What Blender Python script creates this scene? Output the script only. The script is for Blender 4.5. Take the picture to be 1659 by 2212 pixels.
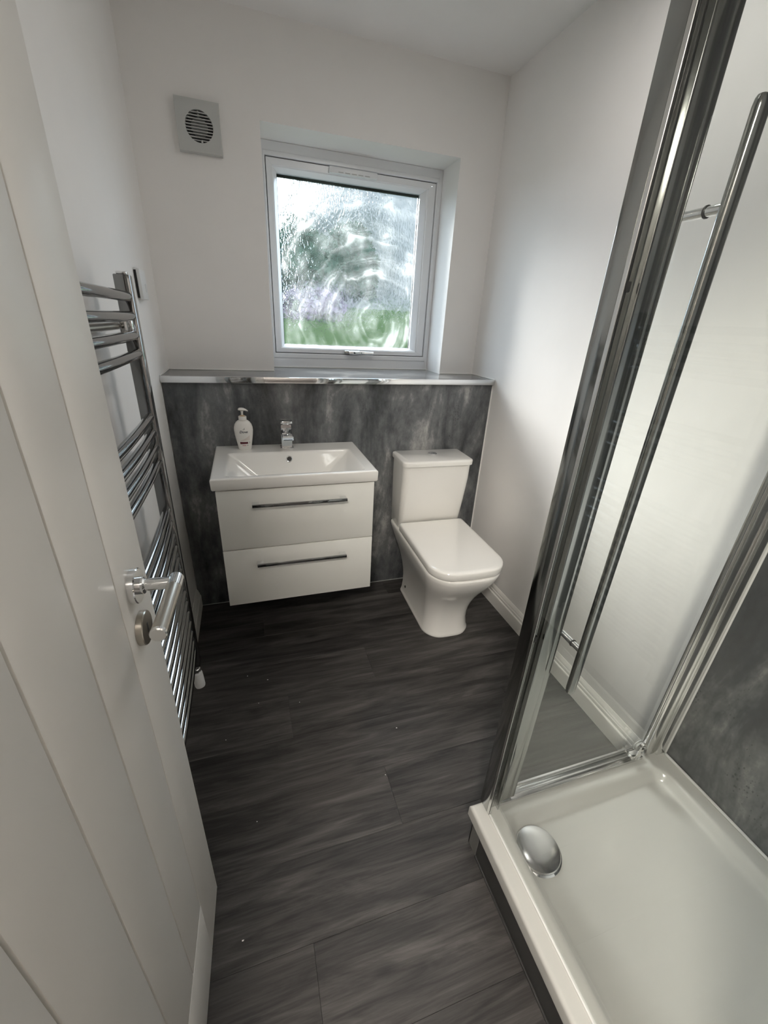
import bpy, bmesh, math, random
from mathutils import Vector, Matrix
random.seed(7)
sc = bpy.context.scene
for o in list(bpy.data.objects):
    bpy.data.objects.remove(o)
COL = sc.collection
PI = math.pi

# ------------------------------------------------------------------ camera
FPX = 889.31
cam = bpy.data.cameras.new('camera')
cam.sensor_fit = 'VERTICAL'
cam.sensor_height = 36.0
cam.sensor_width = 27.0
cam.lens = FPX / 2212.0 * 36.0
cam.clip_start = 0.01
camo = bpy.data.objects.new('camera', cam)
COL.objects.link(camo)
_r = Vector((0.953327, -0.297926, 0.049061))
_d = Vector((-0.082153, -0.412296, -0.907339))
_f = Vector((0.290547, 0.860960, -0.417528))
M = Matrix((( _r.x, -_d.x, -_f.x, 0.32018), (_r.y, -_d.y, -_f.y, -1.84119), (_r.z, -_d.z, -_f.z, 1.32141), (0, 0, 0, 1)))
camo.matrix_world = M
sc.camera = camo

# ------------------------------------------------------------------ world, sun, exposure
SKY = 5.5
SUN = 19.0
HALL_LAMP = 172.0
FILL_LAMP = 2.5
EXPO = 0.70
world = bpy.data.worlds.new('sky')
sc.world = world
world.use_nodes = True
bg = world.node_tree.nodes['Background']
bg.inputs[0].default_value = (0.70, 0.85, 1.0, 1)
bg.inputs[1].default_value = SKY
sun = bpy.data.lights.new('sun', 'SUN')
sun.energy = SUN
sun.angle = math.radians(32)
sun.color = (1.0, 0.98, 0.94)
suno = bpy.data.objects.new('sun', sun)
COL.objects.link(suno)
suno.rotation_mode = 'QUATERNION'
suno.rotation_quaternion = Vector((0.43, -1.42, -0.76)).to_track_quat('-Z', 'Y')
suno.location = (-3, 6, 5)
sc.view_settings.view_transform = 'Standard'
sc.view_settings.look = 'None'
sc.view_settings.gamma = 1.0
sc.view_settings.use_curve_mapping = False
sc.view_settings.exposure = EXPO
sc.cycles.use_denoising = True
sc.cycles.max_bounces = 14
sc.cycles.diffuse_bounces = 8
sc.cycles.glossy_bounces = 6
sc.cycles.transmission_bounces = 8
sc.cycles.transparent_max_bounces = 24
sc.cycles.caustics_reflective = False
sc.cycles.caustics_refractive = False
sc.cycles.sample_clamp_indirect = 8.0

# ------------------------------------------------------------------ dimensions (metres)
W, D, H, HC = 1.471, 0.222, 1.0926, 2.2755      # room width, ledge depth, ledge height, ceiling
YF = -1.95                                      # front wall (door wall)
WX0, WX1, WZ1, YW = 0.444, 1.279, 1.983, 0.398  # window opening and frame plane
TX, TY, TZ = 0.799, -1.279, 0.152               # shower tray

# ------------------------------------------------------------------ material helpers
def newmat(name):
    m = bpy.data.materials.new(name)
    m.use_nodes = True
    nt = m.node_tree
    b = nt.nodes['Principled BSDF']
    return m, nt, b

def setp(b, col=None, rough=None, metal=None, spec=None, coat=None, coat_r=None):
    if col is not None:
        b.inputs['Base Color'].default_value = (*col, 1)
    if rough is not None:
        b.inputs['Roughness'].default_value = rough
    if metal is not None:
        b.inputs['Metallic'].default_value = metal
    if spec is not None:
        b.inputs['Specular IOR Level'].default_value = spec
    if coat is not None:
        b.inputs['Coat Weight'].default_value = coat
    if coat_r is not None:
        b.inputs['Coat Roughness'].default_value = coat_r

def N(nt, typ, **kw):
    n = nt.nodes.new(typ)
    for k, v in kw.items():
        if k.startswith('i_'):
            key = k[2:].replace('_', ' ')
            n.inputs[key].default_value = v
        else:
            setattr(n, k, v)
    return n

def ramp(nt, stops):
    r = nt.nodes.new('ShaderNodeValToRGB')
    el = r.color_ramp.elements
    while len(el) > 1:
        el.remove(el[-1])
    el[0].position = stops[0][0]
    el[0].color = (*stops[0][1], 1)
    for p, c in stops[1:]:
        e = el.new(p)
        e.color = (*c, 1)
    return r

def g3(v):
    return (v, v, v)

def plain(name, col, rough=0.5, metal=0.0, spec=0.5, bump=0.0, bscale=200.0, var=0.03, coat=0.0):
    """a painted, moulded or glazed surface: colour with faint procedural mottling and fine relief"""
    m, nt, b = newmat(name)
    setp(b, col, rough, metal, spec, coat, 0.03)
    tc = N(nt, 'ShaderNodeTexCoord')
    no = N(nt, 'ShaderNodeTexNoise', i_Scale=6.0, i_Detail=3.0)
    nt.links.new(tc.outputs['Object'], no.inputs['Vector'])
    r = ramp(nt, [(0.3, tuple(c * (1 - var) for c in col)), (0.7, tuple(min(1, c * (1 + var)) for c in col))])
    nt.links.new(no.outputs['Fac'], r.inputs['Fac'])
    nt.links.new(r.outputs['Color'], b.inputs['Base Color'])
    if bump:
        n2 = N(nt, 'ShaderNodeTexNoise', i_Scale=bscale, i_Detail=2.0)
        nt.links.new(tc.outputs['Object'], n2.inputs['Vector'])
        bp = N(nt, 'ShaderNodeBump', i_Strength=bump, i_Distance=0.001)
        nt.links.new(n2.outputs['Fac'], bp.inputs['Height'])
        nt.links.new(bp.outputs['Normal'], b.inputs['Normal'])
    return m

MAT = {}
MAT['wall'] = plain('wall_paint', (0.85, 0.835, 0.82), 0.55, spec=0.3, bump=0.12, bscale=90, var=0.012)
MAT['ceiling'] = plain('ceiling_paint', (0.86, 0.85, 0.845), 0.8, spec=0.2, bump=0.1, bscale=90, var=0.012)
MAT['hall'] = plain('hall_paint', (0.16, 0.15, 0.145), 0.8, spec=0.2)
MAT['gloss_paint'] = plain('white_gloss_paint', (0.80, 0.785, 0.75), 0.28, spec=0.45, var=0.012)
MAT['door_paint'] = plain('door_paint', (0.77, 0.755, 0.72), 0.34, spec=0.45, var=0.015)
MAT['upvc'] = plain('white_upvc', (0.80, 0.81, 0.83), 0.25, spec=0.5, var=0.01)
MAT['ceramic'] = plain('white_ceramic', (0.83, 0.82, 0.79), 0.08, spec=0.5, var=0.008, coat=0.4)
MAT['lacquer'] = plain('white_gloss_lacquer', (0.81, 0.81, 0.77), 0.10, spec=0.5, var=0.008, coat=0.5)
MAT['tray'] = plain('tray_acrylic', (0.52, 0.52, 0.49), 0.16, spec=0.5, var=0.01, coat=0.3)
MAT['plastic'] = plain('white_plastic', (0.72, 0.73, 0.73), 0.35, var=0.01)
MAT['fan_plastic'] = plain('fan_plastic', (0.52, 0.53, 0.52), 0.4, var=0.01)
MAT['black'] = plain('black_rubber_and_shade', (0.012, 0.012, 0.012), 0.45, var=0.1)
MAT['chrome'] = plain('chrome', (0.80, 0.81, 0.82), 0.05, metal=1.0, var=0.01)
MAT['rad_chrome'] = plain('radiator_chrome', (0.27, 0.275, 0.28), 0.06, metal=1.0, var=0.02)
MAT['alu'] = plain('polished_aluminium', (0.42, 0.43, 0.42), 0.12, metal=1.0, var=0.02)
MAT['alu_bright'] = plain('bright_aluminium', (0.80, 0.80, 0.79), 0.18, metal=1.0, var=0.02)
MAT['satin'] = plain('satin_nickel', (0.50, 0.47, 0.42), 0.28, metal=1.0, var=0.05)
MAT['silicone'] = plain('white_silicone', (0.80, 0.80, 0.78), 0.35, var=0.01)
MAT['grey_plastic'] = plain('grey_plastic', (0.38, 0.39, 0.38), 0.3, var=0.03)
MAT['tan'] = plain('tan_plastic', (0.55, 0.40, 0.24), 0.4)
MAT['bottle'] = plain('bottle_plastic', (0.80, 0.78, 0.74), 0.25, var=0.01)
MAT['ink'] = plain('dark_blue_ink', (0.015, 0.02, 0.04), 0.4)
MAT['maroon'] = plain('maroon_ink', (0.12, 0.02, 0.03), 0.4)
MAT['redprint'] = plain('red_ink', (0.35, 0.06, 0.07), 0.4)
MAT['silver_ink'] = plain('silver_ink', (0.45, 0.44, 0.42), 0.4)
MAT['cream_ink'] = plain('cream_ink', (0.66, 0.60, 0.55), 0.4)

def concrete(name, off, lo=0.022, hi=0.31, rough=0.28):
    m, nt, b = newmat(name)
    setp(b, None, rough, 0.0, 0.45)
    tc = N(nt, 'ShaderNodeTexCoord')
    mp = N(nt, 'ShaderNodeMapping')
    mp.inputs['Location'].default_value = off
    mp.inputs['Scale'].default_value = (1, 1, 0.30)
    nt.links.new(tc.outputs['Object'], mp.inputs['Vector'])
    a = N(nt, 'ShaderNodeTexNoise', i_Scale=6.5, i_Detail=5.0, i_Roughness=0.62, i_Distortion=0.5)
    nt.links.new(mp.outputs['Vector'], a.inputs['Vector'])
    c = N(nt, 'ShaderNodeTexNoise', i_Scale=34.0, i_Detail=6.0, i_Roughness=0.7)
    mp2 = N(nt, 'ShaderNodeMapping')
    mp2.inputs['Scale'].default_value = (1, 1, 0.6)
    nt.links.new(tc.outputs['Object'], mp2.inputs['Vector'])
    nt.links.new(mp2.outputs['Vector'], c.inputs['Vector'])
    mx = N(nt, 'ShaderNodeMath', operation='MULTIPLY_ADD')
    nt.links.new(c.outputs['Fac'], mx.inputs[0])
    mx.inputs[1].default_value = 0.34
    nt.links.new(a.outputs['Fac'], mx.inputs[2])
    mid = (lo + hi) / 2
    r = ramp(nt, [(0.46, (lo, lo * 1.05, lo * 1.10)), (0.62, (mid * 0.50, mid * 0.53, mid * 0.56)), (0.74, (mid * 0.95, mid * 0.98, mid * 1.0)), (0.88, (hi * 1.35, hi * 1.33, hi * 1.29))])
    nt.links.new(mx.outputs[0], r.inputs['Fac'])
    # pits: small dark specks and pale crusty flecks gathered in bands
    v = N(nt, 'ShaderNodeTexVoronoi', i_Scale=130.0, i_Randomness=1.0)
    nt.links.new(mp2.outputs['Vector'], v.inputs['Vector'])
    band = N(nt, 'ShaderNodeTexNoise', i_Scale=10.0, i_Detail=3.0)
    nt.links.new(mp2.outputs['Vector'], band.inputs['Vector'])
    th = N(nt, 'ShaderNodeMapRange')
    th.inputs['From Min'].default_value = 0.52
    th.inputs['From Max'].default_value = 0.72
    th.inputs['To Min'].default_value = 0.0
    th.inputs['To Max'].default_value = 0.34
    nt.links.new(band.outputs['Fac'], th.inputs['Value'])
    lt = N(nt, 'ShaderNodeMath', operation='LESS_THAN')
    nt.links.new(v.outputs['Distance'], lt.inputs[0])
    nt.links.new(th.outputs['Result'], lt.inputs[1])
    mix = N(nt, 'ShaderNodeMix', data_type='RGBA')
    sc1 = N(nt, 'ShaderNodeMath', operation='MULTIPLY')
    sc1.inputs[1].default_value = 0.5
    nt.links.new(lt.outputs[0], sc1.inputs[0])
    nt.links.new(sc1.outputs[0], mix.inputs[0])
    nt.links.new(r.outputs['Color'], mix.inputs[6])
    mix.inputs[7].default_value = (0.012, 0.013, 0.014, 1)
    nt.links.new(mix.outputs[2], b.inputs['Base Color'])
    bp = N(nt, 'ShaderNodeBump', i_Strength=0.12, i_Distance=0.001)
    nt.links.new(c.outputs['Fac'], bp.inputs['Height'])
    nt.links.new(bp.outputs['Normal'], b.inputs['Normal'])
    return m

MAT['concrete'] = concrete('concrete_effect_laminate', (2.3, 0, 0.7))
MAT['concrete2'] = concrete('concrete_effect_shower_panel', (5.1, 1.4, 0.2), 0.075, 0.36)
MAT['ledge'] = concrete('grey_ledge_laminate', (0.4, 3.1, 0), 0.09, 0.22, 0.16)
MAT['trim_grey'] = plain('grey_corner_trim', (0.13, 0.13, 0.125), 0.35, var=0.1)
MAT['plinth'] = plain('dark_grey_plinth', (0.035, 0.035, 0.034), 0.35, var=0.2)

def wood():
    m, nt, b = newmat('dark_vinyl_oak')
    setp(b, None, 0.42, 0.0, 0.4)
    tc = N(nt, 'ShaderNodeTexCoord')
    oi = N(nt, 'ShaderNodeObjectInfo')
    vm = N(nt, 'ShaderNodeVectorMath', operation='SCALE')
    comb = N(nt, 'ShaderNodeCombineXYZ')
    for k in range(3):
        nt.links.new(oi.outputs['Random'], comb.inputs[k])
    nt.links.new(comb.outputs[0], vm.inputs[0])
    vm.inputs['Scale'].default_value = 37.0
    add = N(nt, 'ShaderNodeVectorMath', operation='ADD')
    nt.links.new(tc.outputs['Object'], add.inputs[0])
    nt.links.new(vm.outputs[0], add.inputs[1])
    mp = N(nt, 'ShaderNodeMapping')
    mp.inputs['Scale'].default_value = (1.0, 9.0, 1.0)
    nt.links.new(add.outputs[0], mp.inputs['Vector'])
    a = N(nt, 'ShaderNodeTexNoise', i_Scale=2.6, i_Detail=6.0, i_Roughness=0.62, i_Distortion=0.9)
    nt.links.new(mp.outputs['Vector'], a.inputs['Vector'])
    mp2 = N(nt, 'ShaderNodeMapping')
    mp2.inputs['Scale'].default_value = (1.0, 26.0, 1.0)
    nt.links.new(add.outputs[0], mp2.inputs['Vector'])
    f = N(nt, 'ShaderNodeTexNoise', i_Scale=9.0, i_Detail=4.0, i_Roughness=0.6, i_Distortion=0.3)
    nt.links.new(mp2.outputs['Vector'], f.inputs['Vector'])
    mx = N(nt, 'ShaderNodeMath', operation='MULTIPLY_ADD')
    nt.links.new(f.outputs['Fac'], mx.inputs[0])
    mx.inputs[1].default_value = 0.35
    nt.links.new(a.outputs['Fac'], mx.inputs[2])
    # a shift in tone from plank to plank
    mr = N(nt, 'ShaderNodeMath', operation='MULTIPLY_ADD')
    nt.links.new(oi.outputs['Random'], mr.inputs[0])
    mr.inputs[1].default_value = 0.07
    nt.links.new(mx.outputs[0], mr.inputs[2])
    r = ramp(nt, [(0.44, (0.006, 0.0055, 0.005)), (0.60, (0.024, 0.0222, 0.0212)), (0.76, (0.050, 0.0465, 0.0445)), (0.95, (0.094, 0.088, 0.084))])
    nt.links.new(mr.outputs[0], r.inputs['Fac'])
    # knots
    mp3 = N(nt, 'ShaderNodeMapping')
    mp3.inputs['Scale'].default_value = (1.0, 2.2, 1.0)
    nt.links.new(add.outputs[0], mp3.inputs['Vector'])
    v = N(nt, 'ShaderNodeTexVoronoi', i_Scale=3.2, i_Randomness=1.0)
    nt.links.new(mp3.outputs['Vector'], v.inputs['Vector'])
    kr = ramp(nt, [(0.03, g3(0.25)), (0.12, g3(1.0))])
    nt.links.new(v.outputs['Distance'], kr.inputs['Fac'])
    mix = N(nt, 'ShaderNodeMix', data_type='RGBA', blend_type='MULTIPLY')
    mix.inputs[0].default_value = 0.8
    nt.links.new(r.outputs['Color'], mix.inputs[6])
    nt.links.new(kr.outputs['Color'], mix.inputs[7])
    nt.links.new(mix.outputs[2], b.inputs['Base Color'])
    bp = N(nt, 'ShaderNodeBump', i_Strength=0.25, i_Distance=0.001)
    nt.links.new(mx.outputs[0], bp.inputs['Height'])
    nt.links.new(bp.outputs['Normal'], b.inputs['Normal'])
    return m
MAT['wood'] = wood()

def clear_glass():
    """thin clear safety glass: mostly straight-through, mirror-like at a slant"""
    m = bpy.data.materials.new('clear_safety_glass')
    m.use_nodes = True
    nt = m.node_tree
    nt.nodes.clear()
    out = N(nt, 'ShaderNodeOutputMaterial')
    lw = N(nt, 'ShaderNodeLayerWeight', i_Blend=0.5)
    pw = N(nt, 'ShaderNodeMath', operation='POWER')
    nt.links.new(lw.outputs['Facing'], pw.inputs[0])
    pw.inputs[1].default_value = 4.0
    ma = N(nt, 'ShaderNodeMath', operation='MULTIPLY_ADD')
    nt.links.new(pw.outputs[0], ma.inputs[0])
    ma.inputs[1].default_value = 0.85
    ma.inputs[2].default_value = 0.022
    tr = N(nt, 'ShaderNodeBsdfTransparent')
    tr.inputs[0].default_value = (0.982, 0.990, 0.984, 1)
    gl = N(nt, 'ShaderNodeBsdfGlossy')
    gl.inputs['Roughness'].default_value = 0.02
    gl.inputs['Color'].default_value = (1, 1, 1, 1)
    mx = N(nt, 'ShaderNodeMixShader')
    nt.links.new(ma.outputs[0], mx.inputs[0])
    nt.links.new(tr.outputs[0], mx.inputs[1])
    nt.links.new(gl.outputs[0], mx.inputs[2])
    nt.links.new(mx.outputs[0], out.inputs[0])
    return m
MAT['glass'] = clear_glass()

def obscure_glass():
    """rippled obscure window glass with dried wipe marks on it"""
    m = bpy.data.materials.new('rippled_obscure_glass')
    m.use_nodes = True
    nt = m.node_tree
    nt.nodes.clear()
    out = N(nt, 'ShaderNodeOutputMaterial')
    tc = N(nt, 'ShaderNodeTexCoord')
    mp = N(nt, 'ShaderNodeMapping')
    mp.inputs['Scale'].default_value = (1.0, 1.0, 0.42)
    nt.links.new(tc.outputs['Object'], mp.inputs['Vector'])
    a = N(nt, 'ShaderNodeTexNoise', i_Scale=92.0, i_Detail=1.5, i_Roughness=0.5, i_Distortion=1.2)
    nt.links.new(mp.outputs['Vector'], a.inputs['Vector'])
    bp = N(nt, 'ShaderNodeBump', i_Strength=1.0, i_Distance=0.0055)
    nt.links.new(a.outputs['Fac'], bp.inputs['Height'])
    rf = N(nt, 'ShaderNodeBsdfRefraction')
    rf.inputs['IOR'].default_value = 1.22
    rf.inputs['Roughness'].default_value = 0.03
    rf.inputs['Color'].default_value = (0.86, 0.90, 0.88, 1)
    nt.links.new(bp.outputs['Normal'], rf.inputs['Normal'])
    tr = N(nt, 'ShaderNodeBsdfTransparent')
    m1 = N(nt, 'ShaderNodeMixShader')
    m1.inputs[0].default_value = 0.40
    nt.links.new(rf.outputs[0], m1.inputs[1])
    nt.links.new(tr.outputs[0], m1.inputs[2])
    # wiped film: arcs swept about a point low on the right of the pane, broken up by noise
    sep = N(nt, 'ShaderNodeVectorMath', operation='SUBTRACT')
    nt.links.new(tc.outputs['Object'], sep.inputs[0])
    sep.inputs[1].default_value = (0.13, 0.0, 0.12)
    ln = N(nt, 'ShaderNodeVectorMath', operation='LENGTH')
    nt.links.new(sep.outputs[0], ln.inputs[0])
    wob = N(nt, 'ShaderNodeTexNoise', i_Scale=5.0, i_Detail=4.0, i_Distortion=1.0)
    nt.links.new(tc.outputs['Object'], wob.inputs['Vector'])
    ad = N(nt, 'ShaderNodeMath', operation='MULTIPLY_ADD')
    nt.links.new(wob.outputs['Fac'], ad.inputs[0])
    ad.inputs[1].default_value = 0.16
    nt.links.new(ln.outputs['Value'], ad.inputs[2])
    cv = N(nt, 'ShaderNodeCombineXYZ')
    nt.links.new(ad.outputs[0], cv.inputs[0])
    nr = N(nt, 'ShaderNodeTexNoise', i_Scale=19.0, i_Detail=5.0, i_Roughness=0.65)
    nt.links.new(cv.outputs[0], nr.inputs['Vector'])
    blob = N(nt, 'ShaderNodeTexNoise', i_Scale=7.0, i_Detail=3.0)
    nt.links.new(tc.outputs['Object'], blob.inputs['Vector'])
    mu = N(nt, 'ShaderNodeMath', operation='MULTIPLY')
    nt.links.new(nr.outputs['Fac'], mu.inputs[0])
    nt.links.new(blob.outputs['Fac'], mu.inputs[1])
    rr = ramp(nt, [(0.20, g3(0.010)), (0.29, g3(0.048)), (0.38, g3(0.15))])
    nt.links.new(mu.outputs[0], rr.inputs['Fac'])
    tl = N(nt, 'ShaderNodeBsdfTranslucent')
    tl.inputs[0].default_value = (0.80, 0.82, 0.82, 1)
    m2 = N(nt, 'ShaderNodeMixShader')
    nt.links.new(rr.outputs['Color'], m2.inputs[0])
    nt.links.new(m1.outputs[0], m2.inputs[1])
    nt.links.new(tl.outputs[0], m2.inputs[2])
    nt.links.new(m2.outputs[0], out.inputs[0])
    return m
MAT['obscure'] = obscure_glass()

def leafmat(name, c1, c2):
    m, nt, b = newmat(name)
    setp(b, c1, 0.9, spec=0.0)
    tc = N(nt, 'ShaderNodeTexCoord')
    no = N(nt, 'ShaderNodeTexNoise', i_Scale=7.0, i_Detail=6.0, i_Roughness=0.7)
    nt.links.new(tc.outputs['Object'], no.inputs['Vector'])
    r = ramp(nt, [(0.35, c1), (0.65, c2)])
    nt.links.new(no.outputs['Fac'], r.inputs['Fac'])
    nt.links.new(r.outputs['Color'], b.inputs['Base Color'])
    return m
MAT['hedge'] = leafmat('hedge_leaves', (0.010, 0.024, 0.016), (0.045, 0.075, 0.055))
MAT['lawn'] = leafmat('lawn_grass', (0.008, 0.018, 0.006), (0.024, 0.040, 0.017))
MAT['flowers'] = leafmat('lavender_flowers', (0.20, 0.14, 0.24), (0.10, 0.12, 0.08))
MAT['fence'] = plain('pale_fence', (0.11, 0.108, 0.105), 0.7, var=0.2)

# ------------------------------------------------------------------ mesh helpers
def a_box(bm, x0, x1, y0, y1, z0, z1, bev=0.0, seg=2):
    t = bmesh.new()
    vs = [t.verts.new(p) for p in ((x0, y0, z0), (x1, y0, z0), (x1, y1, z0), (x0, y1, z0), (x0, y0, z1), (x1, y0, z1), (x1, y1, z1), (x0, y1, z1))]
    for q in ((0, 3, 2, 1), (4, 5, 6, 7), (0, 1, 5, 4), (1, 2, 6, 5), (2, 3, 7, 6), (3, 0, 4, 7)):
        t.faces.new([vs[k] for k in q])
    if bev > 0:
        bmesh.ops.bevel(t, geom=list(t.edges), offset=bev, segments=seg, affect='EDGES', profile=0.5)
    merge(bm, t)

def merge(bm, t):
    me = bpy.data.meshes.new('tmp')
    t.to_mesh(me)
    t.free()
    bm.from_mesh(me)
    bpy.data.meshes.remove(me)

def a_loft(bm, loops, cap0=True, cap1=True):
    rows = [[bm.verts.new(p) for p in lp] for lp in loops]
    n = len(rows[0])
    for a, b in zip(rows, rows[1:]):
        for k in range(n):
            bm.faces.new((a[k], a[(k + 1) % n], b[(k + 1) % n], b[k]))
    if cap0:
        bm.faces.new(list(reversed(rows[0])))
    if cap1:
        bm.faces.new(rows[-1])

def a_tube(bm, pts, r, seg=18, caps=True):
    seg = max(seg, 16)
    pts = [Vector(p) for p in pts]
    rs = r if isinstance(r, (list, tuple)) else [r] * len(pts)
    loops = []
    prev = None
    for i, p in enumerate(pts):
        t = (pts[min(i + 1, len(pts) - 1)] - pts[max(i - 1, 0)]).normalized()
        if prev is None:
            up = Vector((0, 0, 1)) if abs(t.z) < 0.9 else Vector((1, 0, 0))
            n = t.cross(up).normalized()
        else:
            n = (prev - t * prev.dot(t)).normalized()
        prev = n
        b = t.cross(n)
        loops.append([p + (n * math.cos(2 * PI * k / seg) + b * math.sin(2 * PI * k / seg)) * rs[i] for k in range(seg)])
    a_loft(bm, loops, caps, caps)

def a_lathe(bm, prof, axis_o, axis='z', seg=32, sx=1.0, sy=1.0):
    """prof: (radius, height) pairs along the axis"""
    o = Vector(axis_o)
    loops = []
    for r, h in prof:
        lp = []
        for k in range(seg):
            a = 2 * PI * k / seg
            u, v = math.cos(a) * r * sx, math.sin(a) * r * sy
            if axis == 'z':
                q = Vector((u, v, h))
            elif axis == 'x':
                q = Vector((h, u, v))
            else:
                q = Vector((u, -h, v))
            lp.append(o + q)
        loops.append(lp)
    a_loft(bm, loops)

def rrect(hw, yf, yb, rf, rb, n=8, bulge=0.0):
    """rounded rectangle outline in plan, centred on x=0, from yb (back) to yf (front, smaller y)"""
    pts = []
    def arc(cx, cy, r, a0):
        for k in range(n + 1):
            a = a0 + (PI / 2) * k / n
            pts.append((cx + r * math.cos(a), cy + r * math.sin(a)))
    arc(hw - rb, yb - rb, rb, 0)
    arc(-hw + rb, yb - rb, rb, PI / 2)
    arc(-hw + rf, yf + rf, rf, PI)
    arc(hw - rf, yf + rf, rf, 1.5 * PI)
    # extra points along the front so that it can bow
    i = 3 * (n + 1)
    front = []
    for k in range(1, 8):
        front.append((-hw + rf + (2 * hw - 2 * rf) * k / 8, yf))
    pts = pts[:i] + front + pts[i:]
    out = []
    for x, y in pts:
        if bulge:
            w = max(0.0, min(1.0, (yb - y) / (yb - yf)))
            y -= bulge * (1 - (x / hw) ** 2) * w ** 4
        out.append((x, y))
    return out

def smooth(me, ang=25):
    me.polygons.foreach_set('use_smooth', [True] * len(me.polygons))
    me.set_sharp_from_angle(angle=math.radians(ang))

def obj(name, bm, mat, parent=None, local=False, ang=25, kind=None):
    """link one mesh object; vertices are world coordinates unless local"""
    bmesh.ops.recalc_face_normals(bm, faces=bm.faces)
    if parent is None:
        if not local:
            xs = [v.co.x for v in bm.verts]; ys = [v.co.y for v in bm.verts]; zs = [v.co.z for v in bm.verts]
            base = Vector(((min(xs) + max(xs)) / 2, (min(ys) + max(ys)) / 2, min(zs)))
            bmesh.ops.translate(bm, verts=bm.verts, vec=-base)
        else:
            base = Vector((0, 0, 0))
    elif not local:
        off = WLOC[parent.name]
        bmesh.ops.translate(bm, verts=bm.verts, vec=-off)
        base = Vector((0, 0, 0))
    else:
        base = Vector((0, 0, 0))
    me = bpy.data.meshes.new(name)
    bm.to_mesh(me)
    bm.free()
    smooth(me, ang)
    me.materials.append(MAT[mat] if isinstance(mat, str) else mat)
    o = bpy.data.objects.new(name, me)
    COL.objects.link(o)
    o.location = base
    if parent is not None:
        o.parent = parent
        WLOC[o.name] = WLOC[parent.name] + base
    else:
        WLOC[o.name] = base.copy()
    if kind:
        o['kind'] = kind
    return o
WLOC = {}

def box(name, x0, x1, y0, y1, z0, z1, mat, parent=None, bev=0.0015, local=False, kind=None, seg=2):
    bm = bmesh.new()
    a_box(bm, min(x0, x1), max(x0, x1), min(y0, y1), max(y0, y1), min(z0, z1), max(z0, z1), bev, seg)
    return obj(name, bm, mat, parent, local, kind=kind)

def tube(name, pts, r, mat, parent=None, seg=18, local=False):
    bm = bmesh.new()
    a_tube(bm, pts, r, seg)
    return obj(name, bm, mat, parent, local)

def lathe(name, prof, o, axis, mat, parent=None, seg=32, local=False, sx=1.0, sy=1.0):
    bm = bmesh.new()
    a_lathe(bm, prof, o, axis, seg, sx, sy)
    return obj(name, bm, mat, parent, local)

def thing(name, label, cat, loc, rotz=0.0, group=None, kind=None):
    o = bpy.data.objects.new(name, None)
    o.empty_display_size = 0.05
    COL.objects.link(o)
    o.location = loc
    o.rotation_euler = (0, 0, rotz)
    WLOC[o.name] = Vector(loc)
    if kind:
        o['kind'] = kind
    if label:
        o['label'] = label
    if cat:
        o['category'] = cat
    if group:
        o['group'] = group
    return o

def tag(o, label, cat, group=None, kind=None):
    o['label'] = label
    o['category'] = cat
    if group:
        o['group'] = group
    if kind:
        o['kind'] = kind
    return o

def setting(o, label, cat):
    o['kind'] = 'structure'
    o['label'] = label
    o['category'] = cat
    return o

# ------------------------------------------------------------------ room shell
T = 0.10
setting(box('wall_left', -T, 0, YF - T, D + 0.25, 0, HC, 'wall', bev=0), 'white painted wall behind the chrome towel radiator', 'wall')
setting(box('wall_right', W, W + T, YF - T, D + 0.25, 0, HC, 'wall', bev=0), 'white painted wall beside the toilet and shower', 'wall')
bm = bmesh.new()
YB = D + 0.25
a_box(bm, 0, WX0, D, YB, H - 0.02, HC)
a_box(bm, WX1, W, D, YB, H - 0.02, HC)
a_box(bm, WX0, WX1, D, YB, WZ1, HC)
a_box(bm, 0, W, 0.012, YB, 0, H - 0.02)
setting(obj('wall_back', bm, 'wall'), 'white painted window wall above the grey ledge', 'wall')
bm = bmesh.new()
DX0, DX1 = 0.075, 0.785
a_box(bm, 0, DX0, YF - T, YF, 0, HC)
a_box(bm, DX1, W, YF - T, YF, 0, HC)
a_box(bm, DX0, DX1, YF - T, YF, 2.0, HC)
setting(obj('wall_front', bm, 'wall'), 'white painted wall around the open doorway', 'wall')
setting(box('ceiling', -T, W + T, YF - T, YB, HC, HC + 0.08, 'ceiling', bev=0), 'plain white painted ceiling above the window', 'ceiling')

# hall beyond the doorway (seen only in reflections)
setting(box('floor_hall', -0.7, W + 0.4, -3.3, YF - T, -0.05, -0.001, 'hall', bev=0), 'hall floor beyond the doorway', 'floor')
bm = bmesh.new()
a_box(bm, -0.8, -0.7, -3.3, YF - T, -0.05, 2.35)
a_box(bm, W + 0.4, W + 0.5, -3.3, YF - T, -0.05, 2.35)
a_box(bm, -0.8, W + 0.5, -3.4, -3.3, -0.05, 2.35)
a_box(bm, -0.7, -T, YF - T - 0.05, YF - T, -0.05, 2.35)
a_box(bm, W + T, W + 0.4, YF - T - 0.05, YF - T, -0.05, 2.35)
setting(obj('wall_hall', bm, 'hall'), 'hall walls beyond the doorway', 'wall')
setting(box('ceiling_hall', -0.8, W + 0.5, -3.4, YF - T, 2.35, 2.42, 'ceiling', bev=0), 'hall ceiling beyond the doorway', 'ceiling')
# the hall's ceiling lamp, shining in through the doorway
hc = bpy.data.lights.new('hall_ceiling_lamp', 'POINT')
hc.shadow_soft_size = 0.15
hc.energy = HALL_LAMP
hc.color = (1.0, 0.93, 0.83)
hco = bpy.data.objects.new('hall_ceiling_lamp', hc)
COL.objects.link(hco)
hco.location = (-0.070, -2.55, 2.33)

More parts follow.
